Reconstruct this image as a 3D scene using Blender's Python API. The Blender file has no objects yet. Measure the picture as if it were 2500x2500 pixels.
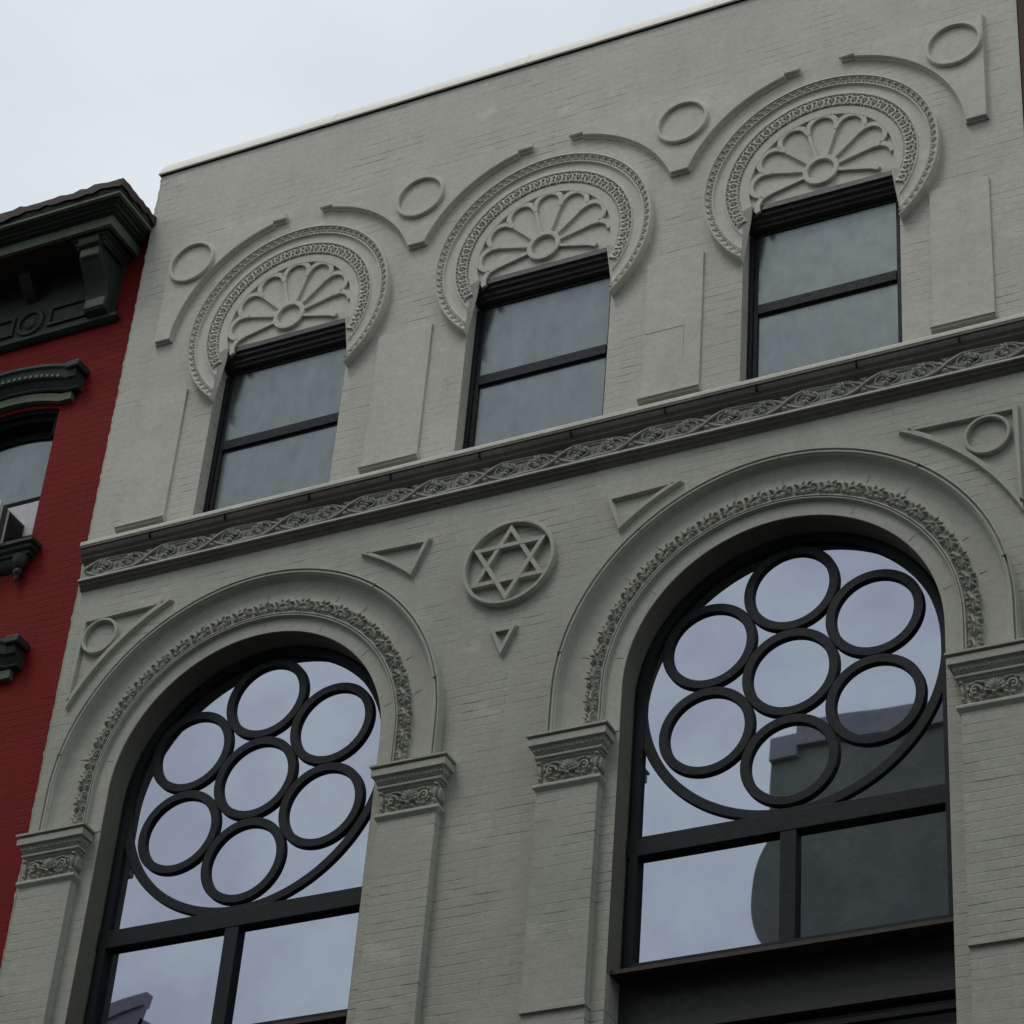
import bpy, math, random
from math import sin, cos, pi, radians, hypot, atan2, acos, asin, sqrt
from mathutils import Vector, Matrix
from mathutils.geometry import delaunay_2d_cdt

random.seed(7)
scene = bpy.context.scene
COL = scene.collection

# ------------------------------------------------------------------ camera, world, sun, exposure
cam_d = bpy.data.cameras.new('camera'); cam = bpy.data.objects.new('camera', cam_d); COL.objects.link(cam)
cam_d.sensor_width = 36; cam_d.lens = 6560.56 / 2500 * 36; cam_d.clip_start = .1; cam_d.clip_end = 2000
YAW, PITCH, ROLL = -0.501674, 0.642778, 0.0896313
fw = Vector((sin(YAW)*cos(PITCH), cos(YAW)*cos(PITCH), sin(PITCH)))
r0 = Vector((cos(YAW), -sin(YAW), 0)); u0 = r0.cross(fw)
rt = r0*cos(ROLL) + u0*sin(ROLL); up = u0*cos(ROLL) - r0*sin(ROLL)
M = Matrix((rt, up, -fw)).transposed().to_4x4(); M.translation = Vector((7.20349, -13.26252, 1.6))
cam.matrix_world = M
scene.camera = cam

SUN_EL, SUN_AZ = radians(62), radians(205)        # azimuth measured from +Y clockwise
sun_vec = Vector((sin(SUN_AZ)*cos(SUN_EL), cos(SUN_AZ)*cos(SUN_EL), sin(SUN_EL)))
world = bpy.data.worlds.new('World'); scene.world = world; world.use_nodes = True
wn, wl = world.node_tree.nodes, world.node_tree.links; wn.clear()
wo = wn.new('ShaderNodeOutputWorld'); bg = wn.new('ShaderNodeBackground'); bg.inputs[1].default_value = .1
sky = wn.new('ShaderNodeTexSky'); sky.sky_type = 'NISHITA'; sky.sun_disc = False
sky.sun_elevation = SUN_EL; sky.sun_rotation = SUN_AZ; sky.air_density = 1.5; sky.dust_density = 3
tc = wn.new('ShaderNodeTexCoord')
mp = wn.new('ShaderNodeMapping'); mp.inputs['Scale'].default_value = (1.2, 1.2, 2.6); mp.inputs['Rotation'].default_value = (.3, .2, .5)
nz = wn.new('ShaderNodeTexNoise'); nz.inputs['Scale'].default_value = 2.6; nz.inputs['Detail'].default_value = 5; nz.inputs['Roughness'].default_value = .5
cr = wn.new('ShaderNodeValToRGB')
cr.color_ramp.elements[0].position = .3; cr.color_ramp.elements[0].color = (.625, .70, .765, 1)
cr.color_ramp.elements[1].position = .68; cr.color_ramp.elements[1].color = (.84, .892, .93, 1)
sx = wn.new('ShaderNodeSeparateXYZ')
gr = wn.new('ShaderNodeMapRange'); gr.inputs[1].default_value = 0; gr.inputs[2].default_value = 1; gr.inputs[3].default_value = 8.8; gr.inputs[4].default_value = 11.0
sc_ = wn.new('ShaderNodeVectorMath'); sc_.operation = 'SCALE'
mx = wn.new('ShaderNodeMix'); mx.data_type = 'RGBA'; mx.inputs[0].default_value = .88
wl.new(tc.outputs['Generated'], mp.inputs[0]); wl.new(mp.outputs[0], nz.inputs['Vector']); wl.new(nz.outputs['Fac'], cr.inputs[0])
wl.new(tc.outputs['Generated'], sx.inputs[0]); wl.new(sx.outputs[2], gr.inputs[0])
wl.new(cr.outputs[0], sc_.inputs[0]); wl.new(gr.outputs[0], sc_.inputs['Scale'])
wl.new(sky.outputs[0], mx.inputs[6]); wl.new(sc_.outputs[0], mx.inputs[7]); wl.new(mx.outputs[2], bg.inputs[0]); wl.new(bg.outputs[0], wo.inputs[0])

sd = bpy.data.lights.new('sun', 'SUN'); sd.energy = .9; sd.angle = radians(20); sd.color = (1, .96, .9)
so = bpy.data.objects.new('sun', sd); COL.objects.link(so); so.rotation_euler = (-sun_vec).to_track_quat('-Z', 'Y').to_euler()
so.location = (0, -10, 40)
scene.view_settings.view_transform = 'Standard'; scene.view_settings.look = 'None'
scene.cycles.caustics_reflective = False; scene.cycles.caustics_refractive = False
scene.view_settings.exposure = 0; scene.view_settings.gamma = 1

# ------------------------------------------------------------------ materials
def node_mat(name):
    m = bpy.data.materials.new(name); m.use_nodes = True
    nt = m.node_tree; b = nt.nodes['Principled BSDF']
    return m, nt.nodes, nt.links, b
def wpos(n, l, sc=(1, 1, 1)):
    g = n.new('ShaderNodeNewGeometry'); k = n.new('ShaderNodeVectorMath'); k.operation = 'MULTIPLY'; k.inputs[1].default_value = sc
    l.new(g.outputs['Position'], k.inputs[0]); return k.outputs[0]
def noise(n, l, vec, scale, detail=4, rough=.55):
    t = n.new('ShaderNodeTexNoise'); t.inputs['Scale'].default_value = scale; t.inputs['Detail'].default_value = detail
    t.inputs['Roughness'].default_value = rough; l.new(vec, t.inputs['Vector']); return t.outputs['Fac']
def rng(n, l, v, a, b, c, d):
    t = n.new('ShaderNodeMapRange'); t.inputs[1].default_value = a; t.inputs[2].default_value = b; t.inputs[3].default_value = c; t.inputs[4].default_value = d
    l.new(v, t.inputs[0]); return t.outputs[0]
def mul(n, l, a, b):
    t = n.new('ShaderNodeMath'); t.operation = 'MULTIPLY'
    for i, v in enumerate((a, b)):
        if isinstance(v, (int, float)): t.inputs[i].default_value = v
        else: l.new(v, t.inputs[i])
    return t.outputs[0]
def mixc(n, l, f, a, b):
    t = n.new('ShaderNodeMix'); t.data_type = 'RGBA'
    if isinstance(f, (int, float)): t.inputs[0].default_value = f
    else: l.new(f, t.inputs[0])
    for i, v in ((6, a), (7, b)):
        if isinstance(v, tuple): t.inputs[i].default_value = (*v, 1)
        else: l.new(v, t.inputs[i])
    return t.outputs[2]
def bump(n, l, b, hs):
    prev = None
    for h, s, d in hs:
        t = n.new('ShaderNodeBump'); t.inputs['Strength'].default_value = s; t.inputs['Distance'].default_value = d
        l.new(h, t.inputs['Height'])
        if prev: l.new(prev, t.inputs['Normal'])
        prev = t.outputs[0]
    l.new(prev, b.inputs['Normal'])

def paint_mat(name, c1, c2, dirt, brick=None, rough=.75, stain=.5, brick_bump=.0024, dash=.66, grain=.004, low_shade=False):
    """painted masonry: brick joints telegraph through the paint; patchy tone, grime and rain streaks"""
    m, n, l, b = node_mat(name)
    P = wpos(n, l)
    big = noise(n, l, P, .9, 5, .6); mid = noise(n, l, P, 6, 4); fine = noise(n, l, P, 60, 3)
    strk = noise(n, l, wpos(n, l, (5, 5, 1.6)), 1, 5, .6); spk = noise(n, l, P, 26, 5, .75)
    col = mixc(n, l, rng(n, l, big, .3, .7, 0, 1), c1, c2)
    col = mixc(n, l, rng(n, l, strk, .5, .85, 0, stain*.55), col, dirt)
    col = mixc(n, l, rng(n, l, mid, .55, .8, 0, .35*stain), col, dirt)
    col = mixc(n, l, rng(n, l, spk, .35, .65, 0, .30), col, tuple(x*.55 for x in c2))
    lp = noise(n, l, wpos(n, l, (2.2, 2.2, 3.2)), 1.1, 5, .65)
    col = mixc(n, l, rng(n, l, lp, .60, .68, 0, .30), col, tuple(min(1, x*1.22) for x in c1))
    hs = []
    if brick:
        g = n.new('ShaderNodeNewGeometry'); s = n.new('ShaderNodeSeparateXYZ'); l.new(g.outputs['Position'], s.inputs[0])
        a = n.new('ShaderNodeMath'); a.operation = 'ADD'; l.new(s.outputs[0], a.inputs[0]); l.new(s.outputs[1], a.inputs[1])
        wob = noise(n, l, P, 3, 2); w2 = n.new('ShaderNodeMath'); w2.operation = 'MULTIPLY_ADD'; w2.inputs[1].default_value = .012
        l.new(wob, w2.inputs[0]); l.new(s.outputs[2], w2.inputs[2])
        c = n.new('ShaderNodeCombineXYZ'); l.new(a.outputs[0], c.inputs[0]); l.new(w2.outputs[0], c.inputs[1])
        br = n.new('ShaderNodeTexBrick'); l.new(c.outputs[0], br.inputs['Vector'])
        br.inputs['Scale'].default_value = 1; br.inputs['Mortar Size'].default_value = .0055; br.inputs['Mortar Smooth'].default_value = .9
        br.inputs['Brick Width'].default_value = brick[0]; br.inputs['Row Height'].default_value = brick[1]; br.inputs['Bias'].default_value = 0
        br.inputs['Color1'].default_value = (.35, .35, .35, 1); br.inputs['Color2'].default_value = (.65, .65, .65, 1); br.inputs['Mortar'].default_value = (.5, .5, .5, 1)
        tone = n.new('ShaderNodeRGBToBW'); l.new(br.outputs['Color'], tone.inputs[0])
        col = mixc(n, l, rng(n, l, tone.outputs[0], .35, .65, 0, .13), col, tuple(x*.72 for x in c1))
        # joints show as broken dark dashes where the paint has cracked
        dn = noise(n, l, wpos(n, l, (3, 3, 30)), 1, 4, .7)
        bd = n.new('ShaderNodeTexBrick'); l.new(c.outputs[0], bd.inputs['Vector']); bd.inputs['Scale'].default_value = 1; bd.inputs['Mortar Size'].default_value = .006; bd.inputs['Mortar Smooth'].default_value = .6
        bd.inputs['Brick Width'].default_value = 500; bd.inputs['Row Height'].default_value = brick[1]; bd.offset = 0
        patch = rng(n, l, noise(n, l, P, 1.6, 3), .38, .62, .15, 1)
        dk = mul(n, l, mul(n, l, bd.outputs['Fac'], rng(n, l, dn, .50, .58, 0, dash)), patch)
        col = mixc(n, l, dk, col, tuple(x*.28 for x in dirt))
        inv = n.new('ShaderNodeMath'); inv.operation = 'SUBTRACT'; inv.inputs[0].default_value = 1; l.new(br.outputs['Fac'], inv.inputs[1])
        hp = mixc(n, l, rng(n, l, patch, .15, 1, .12, 1), (1., 1., 1.), inv.outputs[0]); hb = n.new('ShaderNodeRGBToBW'); l.new(hp, hb.inputs[0])
        hs.append((hb.outputs[0], .7, brick_bump)); hs.append((mul(n, l, tone.outputs[0], patch), .5, brick_bump*.8))
    if low_shade:  # lower storeys tinted darker: the weaker light below is put into the colour
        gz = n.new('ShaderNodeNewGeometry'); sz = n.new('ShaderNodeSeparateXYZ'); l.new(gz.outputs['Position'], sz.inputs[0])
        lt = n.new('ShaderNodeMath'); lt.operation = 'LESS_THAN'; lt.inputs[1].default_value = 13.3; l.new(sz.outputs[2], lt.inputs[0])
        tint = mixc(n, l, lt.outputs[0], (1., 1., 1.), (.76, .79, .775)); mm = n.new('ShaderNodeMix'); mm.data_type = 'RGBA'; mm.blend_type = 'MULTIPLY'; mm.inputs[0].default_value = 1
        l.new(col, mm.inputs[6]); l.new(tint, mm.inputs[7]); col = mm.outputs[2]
    hs += [(mid, .5, .01), (fine, .45, grain)]
    l.new(col, b.inputs['Base Color']); b.inputs['Roughness'].default_value = rough
    b.inputs['Specular IOR Level'].default_value = .12
    bump(n, l, b, hs)
    return m

def simple_mat(name, c, rough=.5, var=.25, metallic=0, scale=8, spec=.4, bmp=.003, c2=None):
    m, n, l, b = node_mat(name)
    P = wpos(n, l); a = noise(n, l, P, scale, 5, .6); f = noise(n, l, P, scale*8, 3)
    k = c2 if c2 else tuple(x*(1-var) for x in c)
    l.new(mixc(n, l, rng(n, l, a, .35, .68, 0, 1), c, k), b.inputs['Base Color'])
    l.new(rng(n, l, f, .3, .7, max(0, rough-.1), min(1, rough+.1)), b.inputs['Roughness'])
    b.inputs['Metallic'].default_value = metallic; b.inputs['Specular IOR Level'].default_value = spec
    bump(n, l, b, [(f, .4, bmp)])
    return m

def glass_mat(name, inside, inside2, refl, fac, rough, wave, wscale, mottled=0):
    """coated window glass: a mirror share over what stands behind it"""
    m, n, l, b = node_mat(name)
    n.remove(b); out = n['Material Output']
    P = wpos(n, l)
    d = n.new('ShaderNodeBsdfDiffuse'); g = n.new('ShaderNodeBsdfGlossy'); mixs = n.new('ShaderNodeMixShader')
    k = noise(n, l, wpos(n, l, (1.5, 1.5, 1)), 2.2, 5, .6)
    l.new(mixc(n, l, rng(n, l, k, .35, .65, 0, 1), inside, inside2), d.inputs['Color'])
    if mottled:
        kk = noise(n, l, wpos(n, l, (3.2, 3.2, 1.6)), 2.2, 6, .7)
        l.new(mixc(n, l, rng(n, l, kk, .35, .7, 0, mottled), refl, tuple(x*.6 for x in refl)), g.inputs['Color'])
    else:
        kk = noise(n, l, P, .9, 4, .6)  # mirrored cloud patches put into the tint as a soft mottle
        l.new(mixc(n, l, rng(n, l, kk, .36, .62, 0, 1), tuple(x*1.06 for x in refl), (refl[0]*.86, refl[1]*.83, refl[2]*.88)), g.inputs['Color'])
    g.inputs['Roughness'].default_value = rough; mixs.inputs[0].default_value = fac
    bp = n.new('ShaderNodeBump'); bp.inputs['Strength'].default_value = 1; bp.inputs['Distance'].default_value = wave
    l.new(noise(n, l, P, wscale, 1, .3), bp.inputs['Height']); l.new(bp.outputs[0], g.inputs['Normal'])
    l.new(d.outputs[0], mixs.inputs[1]); l.new(g.outputs[0], mixs.inputs[2]); l.new(mixs.outputs[0], out.inputs[0])
    return m

GREY = (.70, .68, .59); GREY2 = (.56, .552, .483); DIRT = (.29, .285, .235)
BRICK = (.203, .0677)
m_wall = paint_mat('painted_brick', GREY, GREY2, DIRT, BRICK, low_shade=True)
m_stone = paint_mat('painted_stone', (.69, .675, .59), (.585, .575, .505), DIRT, None, stain=.4, grain=.003, low_shade=True)
m_leaf = paint_mat('leaf_paint', (.74, .73, .64), (.62, .61, .53), DIRT, None, stain=.4, grain=.004)
m_reveal = paint_mat('reveal_shade', (.25, .25, .205), (.20, .20, .165), (.10, .10, .08), None, stain=.6)
m_carve = paint_mat('carved_stone', (.60, .592, .515), (.48, .473, .41), (.17, .167, .135), None, stain=.7, grain=.006, low_shade=True)
m_corn = paint_mat('shaded_cornice_stone', (.27, .258, .225), (.18, .173, .15), (.07, .067, .056), None, stain=.7)  # shade of the cornice undersides put into a darker stone colour
m_red = paint_mat('red_brick', (.25, .017, .015), (.18, .013, .012), (.11, .012, .010), (.203, .0677), stain=.5, brick_bump=.008, dash=.6, rough=.7)
m_brown = paint_mat('brown_brick', (.12, .065, .05), (.09, .05, .04), (.04, .03, .025), (.203, .0677), stain=.5)
m_green = simple_mat('green_trim_paint', (.030, .043, .033), .6, .5, scale=5)
m_greenl = simple_mat('pale_lit_green', (.15, .19, .125), .6, .5, scale=9, c2=(.085, .115, .075))  # paler copy of the trim green; paints the light on the corona front
m_tar_shade = simple_mat('tar_and_shade', (.025, .02, .017), .6, .5, scale=14, c2=(.06, .03, .02))
m_frame = simple_mat('dark_metal_frame', (.020, .026, .029), .6, .25, scale=6, spec=.18)
m_frame2 = simple_mat('black_metal_trim', (.009, .0085, .009), .7, .3, scale=6, spec=.08)
m_lintel = simple_mat('lintel_metal', (.050, .046, .044), .45, .4, scale=6, spec=.5)
m_sill = simple_mat('brown_metal_sill', (.055, .036, .032), .45, .4, scale=7)
m_spand = simple_mat('spandrel_metal', (.030, .030, .030), .5, .2, scale=3)
m_cope = simple_mat('cream_coping_metal', (.95, .91, .82), .6, .06, scale=3)
m_white = simple_mat('white_plastic', (.62, .64, .66), .5, .15, scale=10)
m_grille = simple_mat('louvre_metal', (.085, .075, .065), .5, .4, scale=20)
m_glass = glass_mat('lavender_glass', (.010, .012, .012), (.03, .033, .03), (.455, .50, .57), .78, .012, .0011, 1.4)
m_glass2 = glass_mat('upper_glass', (.07, .08, .08), (.10, .112, .112), (.40, .455, .45), .38, .20, .0015, 7, mottled=.6)
m_glass3 = glass_mat('dark_glass', (.006, .006, .006), (.012, .012, .012), (.5, .5, .5), .12, .05, .002, 1.5)
m_opp = paint_mat('dark_masonry', (.36, .37, .31), (.21, .24, .20), (.12, .13, .11), (.203, .0677), stain=.4)
m_opp2 = paint_mat('brown_masonry', (.13, .10, .085), (.10, .075, .065), (.05, .04, .035), (.203, .0677), stain=.4)
m_pale = simple_mat('pale_stone_coping', (.40, .39, .42), .7, .2)
m_opp3 = paint_mat('pale_masonry', (.42, .42, .45), (.34, .34, .37), (.2, .2, .2), (.203, .0677), stain=.4)
m_asph = simple_mat('asphalt', (.035, .035, .036), .85, .4, scale=3, bmp=.006)
m_conc = simple_mat('sidewalk_concrete', (.11, .108, .10), .8, .25, scale=2)
m_dirt = simple_mat('ground_concrete', (.06, .06, .058), .9, .3, scale=1)

# ------------------------------------------------------------------ mesh builder
ABS = {}
def offset_poly(pts, d):
    """mitre offset of a closed polygon (ccw: positive d goes outwards)"""
    n = len(pts); area = sum(pts[i][0]*pts[(i+1) % n][1]-pts[(i+1) % n][0]*pts[i][1] for i in range(n)); s = 1 if area > 0 else -1
    out = []
    for i in range(n):
        p0, p1, p2 = Vector(pts[i-1]), Vector(pts[i]), Vector(pts[(i+1) % n])
        a = (p1-p0).normalized(); b = (p2-p1).normalized()
        n1 = Vector((a.y, -a.x))*s; n2 = Vector((b.y, -b.x))*s
        m = (n1+n2); k = 1+n1.dot(n2)
        m = m/max(k, .25)
        out.append((p1.x+m.x*d, p1.y+m.y*d))
    return out
def inside(p, poly):
    x, z = p; r = False; n = len(poly)
    for i in range(n):
        x1, z1 = poly[i]; x2, z2 = poly[(i+1) % n]
        if (z1 > z) != (z2 > z) and x < (x2-x1)*(z-z1)/(z2-z1)+x1: r = not r
    return r
class MB:
    def __init__(s): s.v = []; s.f = []
    def add(s, vs, fs):
        o = len(s.v); s.v += [tuple(p) for p in vs]; s.f += [tuple(i+o for i in f) for f in fs]
    def box(s, x0, x1, y0, y1, z0, z1):
        s.add([(x, y, z) for x in (x0, x1) for y in (y0, y1) for z in (z0, z1)], [(0, 1, 3, 2), (4, 6, 7, 5), (0, 4, 5, 1), (2, 3, 7, 6), (0, 2, 6, 4), (1, 5, 7, 3)])
    def plate(s, outer, holes, yf, yb, back=False, base=None, jit=0):
        """plate facing -y at yf with side walls to yb; base: outline(s) at yb if splayed"""
        loops = [outer]+list(holes); vs = []; es = []
        for lp in loops:
            o = len(vs); vs += [Vector(p) for p in lp]; es += [(o+i, o+(i+1) % len(lp)) for i in range(len(lp))]
        r = delaunay_2d_cdt(vs, es, [], 1, 1e-6); rv = [tuple(p) for p in r[0]]
        tr = []
        for t in r[2]:
            c = (sum(rv[i][0] for i in t)/3, sum(rv[i][1] for i in t)/3)
            if inside(c, outer) and not any(inside(c, h) for h in holes): tr.append(tuple(t))
        s.add([(x, yf, z) for x, z in rv], tr)
        if back: s.add([(x, yb, z) for x, z in rv], [t[::-1] for t in tr])
        if yb != yf:
            bl = base or loops
            for lp, bb in zip(loops, bl):
                n = len(lp)
                s.add([(x, yf, z) for x, z in lp]+[(x, yb, z) for x, z in bb], [(i, (i+1) % n, n+(i+1) % n, n+i) for i in range(n)])
    def bar(s, p, q, w, yf, yb, ext=0):
        p, q = Vector(p), Vector(q); d = (q-p).normalized(); p = p-d*ext; q = q+d*ext; n = Vector((-d.y, d.x))*w/2
        pts = [p-n, q-n, q+n, p+n]
        s.add([(a.x, y, a.y) for y in (yf, yb) for a in pts], [(0, 1, 2, 3), (7, 6, 5, 4), (0, 4, 5, 1), (1, 5, 6, 2), (2, 6, 7, 3), (3, 7, 4, 0)])
    def arc(s, cx, cz, prof, a0, a1, n=64, closed=False, cap=True, pclosed=False):
        """prof: [(r, y)]; a0/a1: angle or function of r"""
        f0 = a0 if callable(a0) else (lambda r: a0); f1 = a1 if callable(a1) else (lambda r: a1)
        m = len(prof); vs = []
        N = n if closed else n+1
        for i in range(N):
            t = i/n
            for r, y in prof:
                th = f0(r)+(f1(r)-f0(r))*t; vs.append((cx+r*cos(th), y, cz+r*sin(th)))
        fs = []
        for i in range(n):
            j = (i+1) % N
            for k in range(m if pclosed else m-1):
                k2 = (k+1) % m; fs.append((i*m+k, i*m+k2, j*m+k2, j*m+k))
        if cap and not closed: fs += [tuple(range(m)), tuple(n*m+k for k in range(m))[::-1]]
        s.add(vs, fs)
    def path(s, pts, prof, closed=False):
        """sweep prof [(n offset, y)] along polyline pts in xz (offset to the left of travel)"""
        n = len(pts); m = len(prof); vs = []
        for i in range(n):
            p = Vector(pts[i]); a = Vector(pts[i-1]) if (i or closed) else None; b = Vector(pts[(i+1) % n]) if (i < n-1 or closed) else None
            d1 = (p-a).normalized() if a else (b-p).normalized(); d2 = (b-p).normalized() if b else d1
            n1, n2 = Vector((-d1.y, d1.x)), Vector((-d2.y, d2.x)); mm = (n1+n2)/max(1+n1.dot(n2), .3)
            for o, y in prof: vs.append((p.x+mm.x*o, y, p.y+mm.y*o))
        fs = []
        for i in range(n if closed else n-1):
            j = (i+1) % n
            for k in range(m-1): fs.append((i*m+k, i*m+k+1, j*m+k+1, j*m+k))
        if not closed: fs += [tuple(range(m)), tuple((n-1)*m+k for k in range(m))]
        s.add(vs, fs)
    def mold(s, prof, x0, x1, yback, ycore, left=True, right=True):
        """prof [(d, z)] top to bottom, wrapped round a box with mitred returns"""
        vs = []; m = len(prof)
        for d, z in prof:
            a = x0-(d if left else 0); b = x1+(d if right else 0)
            vs += [(a, yback, z), (a, ycore-d, z), (b, ycore-d, z), (b, yback, z)]
        fs = [(4*i+k, 4*i+k+1, 4*i+k+5, 4*i+k+4) for i in range(m-1) for k in range(3)]
        fs += [(0, 1, 2, 3), (4*m-4, 4*m-1, 4*m-2, 4*m-3)]
        s.add(vs, fs)
    def prism_x(s, poly, x0, x1):
        n = len(poly)
        s.add([(x0, y, z) for y, z in poly]+[(x1, y, z) for y, z in poly], [tuple(range(n)), tuple(range(n, 2*n))[::-1]]+[(i, n+i, n+(i+1) % n, (i+1) % n) for i in range(n)])
    def blob(s, mp, u, v, h, lu, lv, lh, ang=0, nu=8, nv=5):
        """ellipsoid in ornament space (u along, v across, h outwards)"""
        ca, sa = cos(ang), sin(ang); vs = []; fs = []
        for j in range(nv+1):
            ph = -pi/2+pi*j/nv
            for i in range(nu):
                th = 2*pi*i/nu; a = lu*cos(th)*cos(ph); b = lv*sin(th)*cos(ph); c = lh*sin(ph)
                vs.append(mp(u+a*ca-b*sa, v+a*sa+b*ca, h+c))
        for j in range(nv):
            for i in range(nu): fs.append((j*nu+i, j*nu+(i+1) % nu, (j+1)*nu+(i+1) % nu, (j+1)*nu+i))
        s.add(vs, fs)
    def tube(s, mp, pts, r, n=6):
        vs = []; fs = []; N = len(pts)
        for i, (u, v, h) in enumerate(pts):
            a = pts[max(i-1, 0)]; b = pts[min(i+1, N-1)]; d = Vector((b[0]-a[0], b[1]-a[1])); d = d.normalized() if d.length > 1e-9 else Vector((1, 0))
            rr = r(i/(N-1)) if callable(r) else r
            for k in range(n):
                t = 2*pi*k/n; vs.append(mp(u-d.y*rr*cos(t), v+d.x*rr*cos(t), h+rr*sin(t)))
        for i in range(N-1):
            for k in range(n): fs.append((i*n+k, i*n+(k+1) % n, (i+1)*n+(k+1) % n, (i+1)*n+k))
        fs += [tuple(range(n)), tuple((N-1)*n+k for k in range(n))[::-1]]
        s.add(vs, fs)
    def lathe(s, cx, cy, prof, n=16):
        m = len(prof); vs = [(cx+r*cos(2*pi*i/n), cy+r*sin(2*pi*i/n), z) for i in range(n) for r, z in prof]
        s.add(vs, [(i*m+k, i*m+k+1, ((i+1) % n)*m+k+1, ((i+1) % n)*m+k) for i in range(n) for k in range(m-1)])
    def build(s, name, mat, parent=None, smooth=35, bevel=0):
        xs = [v[0] for v in s.v]; ys = [v[1] for v in s.v]; zs = [v[2] for v in s.v]
        org = Vector(((min(xs)+max(xs))/2, (min(ys)+max(ys))/2, min(zs)))
        me = bpy.data.meshes.new(name); me.from_pydata([tuple(Vector(v)-org) for v in s.v], [], s.f)
        me.materials.append(mat)
        import bmesh
        bm = bmesh.new(); bm.from_mesh(me); bmesh.ops.recalc_face_normals(bm, faces=bm.faces); bm.to_mesh(me); bm.free()
        me.shade_smooth(); me.set_sharp_from_angle(angle=radians(smooth))
        o = bpy.data.objects.new(name, me); COL.objects.link(o)
        if bevel:
            b = o.modifiers.new('bevel', 'BEVEL'); b.width = bevel; b.segments = 2; b.limit_method = 'ANGLE'; b.angle_limit = radians(50)
        ABS[o.name] = org
        if parent: o.parent = parent; o.location = org-ABS[parent.name]
        else: o.location = org
        return o
def thing(name, label, cat, loc, group=None):
    o = bpy.data.objects.new(name, None); COL.objects.link(o); o.empty_display_size = .3
    o.location = loc; ABS[o.name] = Vector(loc); o['label'] = label; o['category'] = cat
    if group: o['group'] = group
    return o
def part(name, loc, parent):
    o = bpy.data.objects.new(name, None); COL.objects.link(o); o.empty_display_size = .2
    ABS[o.name] = Vector(loc); o.parent = parent; o.location = Vector(loc)-ABS[parent.name]; return o
def flat(x0, y0, z0): return lambda u, v, h: (x0+u, y0-h, z0+v)
def onarc(cx, cz, r0, th, y0):
    """u runs clockwise along the arc from angle th, v outwards"""
    return lambda u, v, h: (cx+(r0+v)*cos(th-u/r0), y0-h, cz+(r0+v)*sin(th-u/r0))
def arc_pts(cx, cz, r, a0, a1, n): return [(cx+r*cos(a0+(a1-a0)*i/n), cz+r*sin(a0+(a1-a0)*i/n)) for i in range(n+1)]

# ------------------------------------------------------------------ ground, street
g = MB(); g.box(-400, 400, -400, 400, -.5, -.004); o = g.build('ground', m_dirt); o['kind'] = 'structure'
g = MB(); g.box(-300, 300, -16.2, -4.2, -.004, .004); o = g.build('road', m_asph); o['kind'] = 'structure'
g = MB(); g.box(-300, 300, -4.2, 3, -.003, .14); o = g.build('sidewalk', m_conc); o['kind'] = 'structure'
g = MB(); g.box(-300, 300, -20.2, -16.2, -.003, .14); o = g.build('sidewalk', m_conc); o['kind'] = 'structure'

# ================================================================== GREY BUILDING
B = thing('grey_building', 'pale grey painted brick facade with horseshoe arches above two tall arched windows', 'building', (0, 0, 0))
S = 2.224; WH = .592; WTOP = 15.235; WBOT = 13.52
AX = (-2.025, 1.957); AZ = 11.24; AR = 1.095; ABOT = 5.3
def arch_open(cx, r, bot, n=48): return [(cx-r, bot)]+[(cx+r*cos(pi-pi*i/n), AZ+r*sin(pi-pi*i/n)) for i in range(n+1)]+[(cx+r, bot)]
XR = 3.735
outer = [(-3.72, .14), (XR, .14), (XR, 17.52), (-3.775, 17.52)]
holes = [[(k*S-WH, WBOT), (k*S+WH, WBOT), (k*S+WH, WTOP), (k*S-WH, WTOP)] for k in (-1, 0, 1)]
holes += [arch_open(c, AR, ABOT) for c in AX]
# ground floor shopfront opening
holes += [[(-3.0, .3), (3.0, .3), (3.0, 3.6), (-3.0, 3.6)]]
w = MB(); w.plate(outer, holes, 0, .30)
w.box(-3.775, XR, .6, 12, .14, 17.50)
w.add([(-3.72, 0, .14), (-3.775, 0, 17.52), (-3.775, 12, 17.52), (-3.72, 12, .14)], [(0, 1, 2, 3)])
w.add([(XR, 0, .14), (XR, 0, 17.52), (XR, 12, 17.52), (XR, 12, .14)], [(0, 1, 2, 3)])
w.build('wall', m_wall, B)
# shopfront filling, out of frame
w = MB(); w.box(-3.0, 3.0, .2, .29, .3, 3.6); sf = w.build('shopfront', m_frame, B)
w = MB(); [w.box(a, a+1.7, .18, .2, .7, 3.1) for a in (-2.8, -.85, 1.1)]; w.build('pane', m_glass3, sf)

e = MB(); N_ = 260; vs = []
for i in range(N_+1):
    z = 17.5-9.5*i/N_; xe = -3.775+.055*(17.52-z)/17.4; r_ = random.random()
    wv = .004+.006*r_+(.008 if random.random() < .12 else 0); vs += [(xe-wv, .074, z), (xe-wv, .002, z), (xe+.004, -.0025, z)]
e.add(vs, [(3*i+k, 3*i+k+1, 3*i+k+4, 3*i+k+3) for i in range(N_) for k in range(2)]); e.build('paint_edge', m_stone, B)

# coping
c = MB(); c.prism_x([(-.026, 17.515), (-.028, 17.525), (.035, 17.672), (.4, 17.70), (.4, 17.515)], -3.80, XR+.02)
for x in (-2.10, -.31, 1.33, 3.0): c.prism_x([(-.031, 17.51), (-.033, 17.527), (.033, 17.680), (.06, 17.6), (.0, 17.51)], x, x+.014)
c.build('parapet_coping', m_cope, B, bevel=.004)
c = MB(); c.box(-3.785, XR+.01, -.012, .02, 17.506, 17.5135); c.build('coping_dark_line', m_frame2, B)  # thin black strip under the coping

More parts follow.
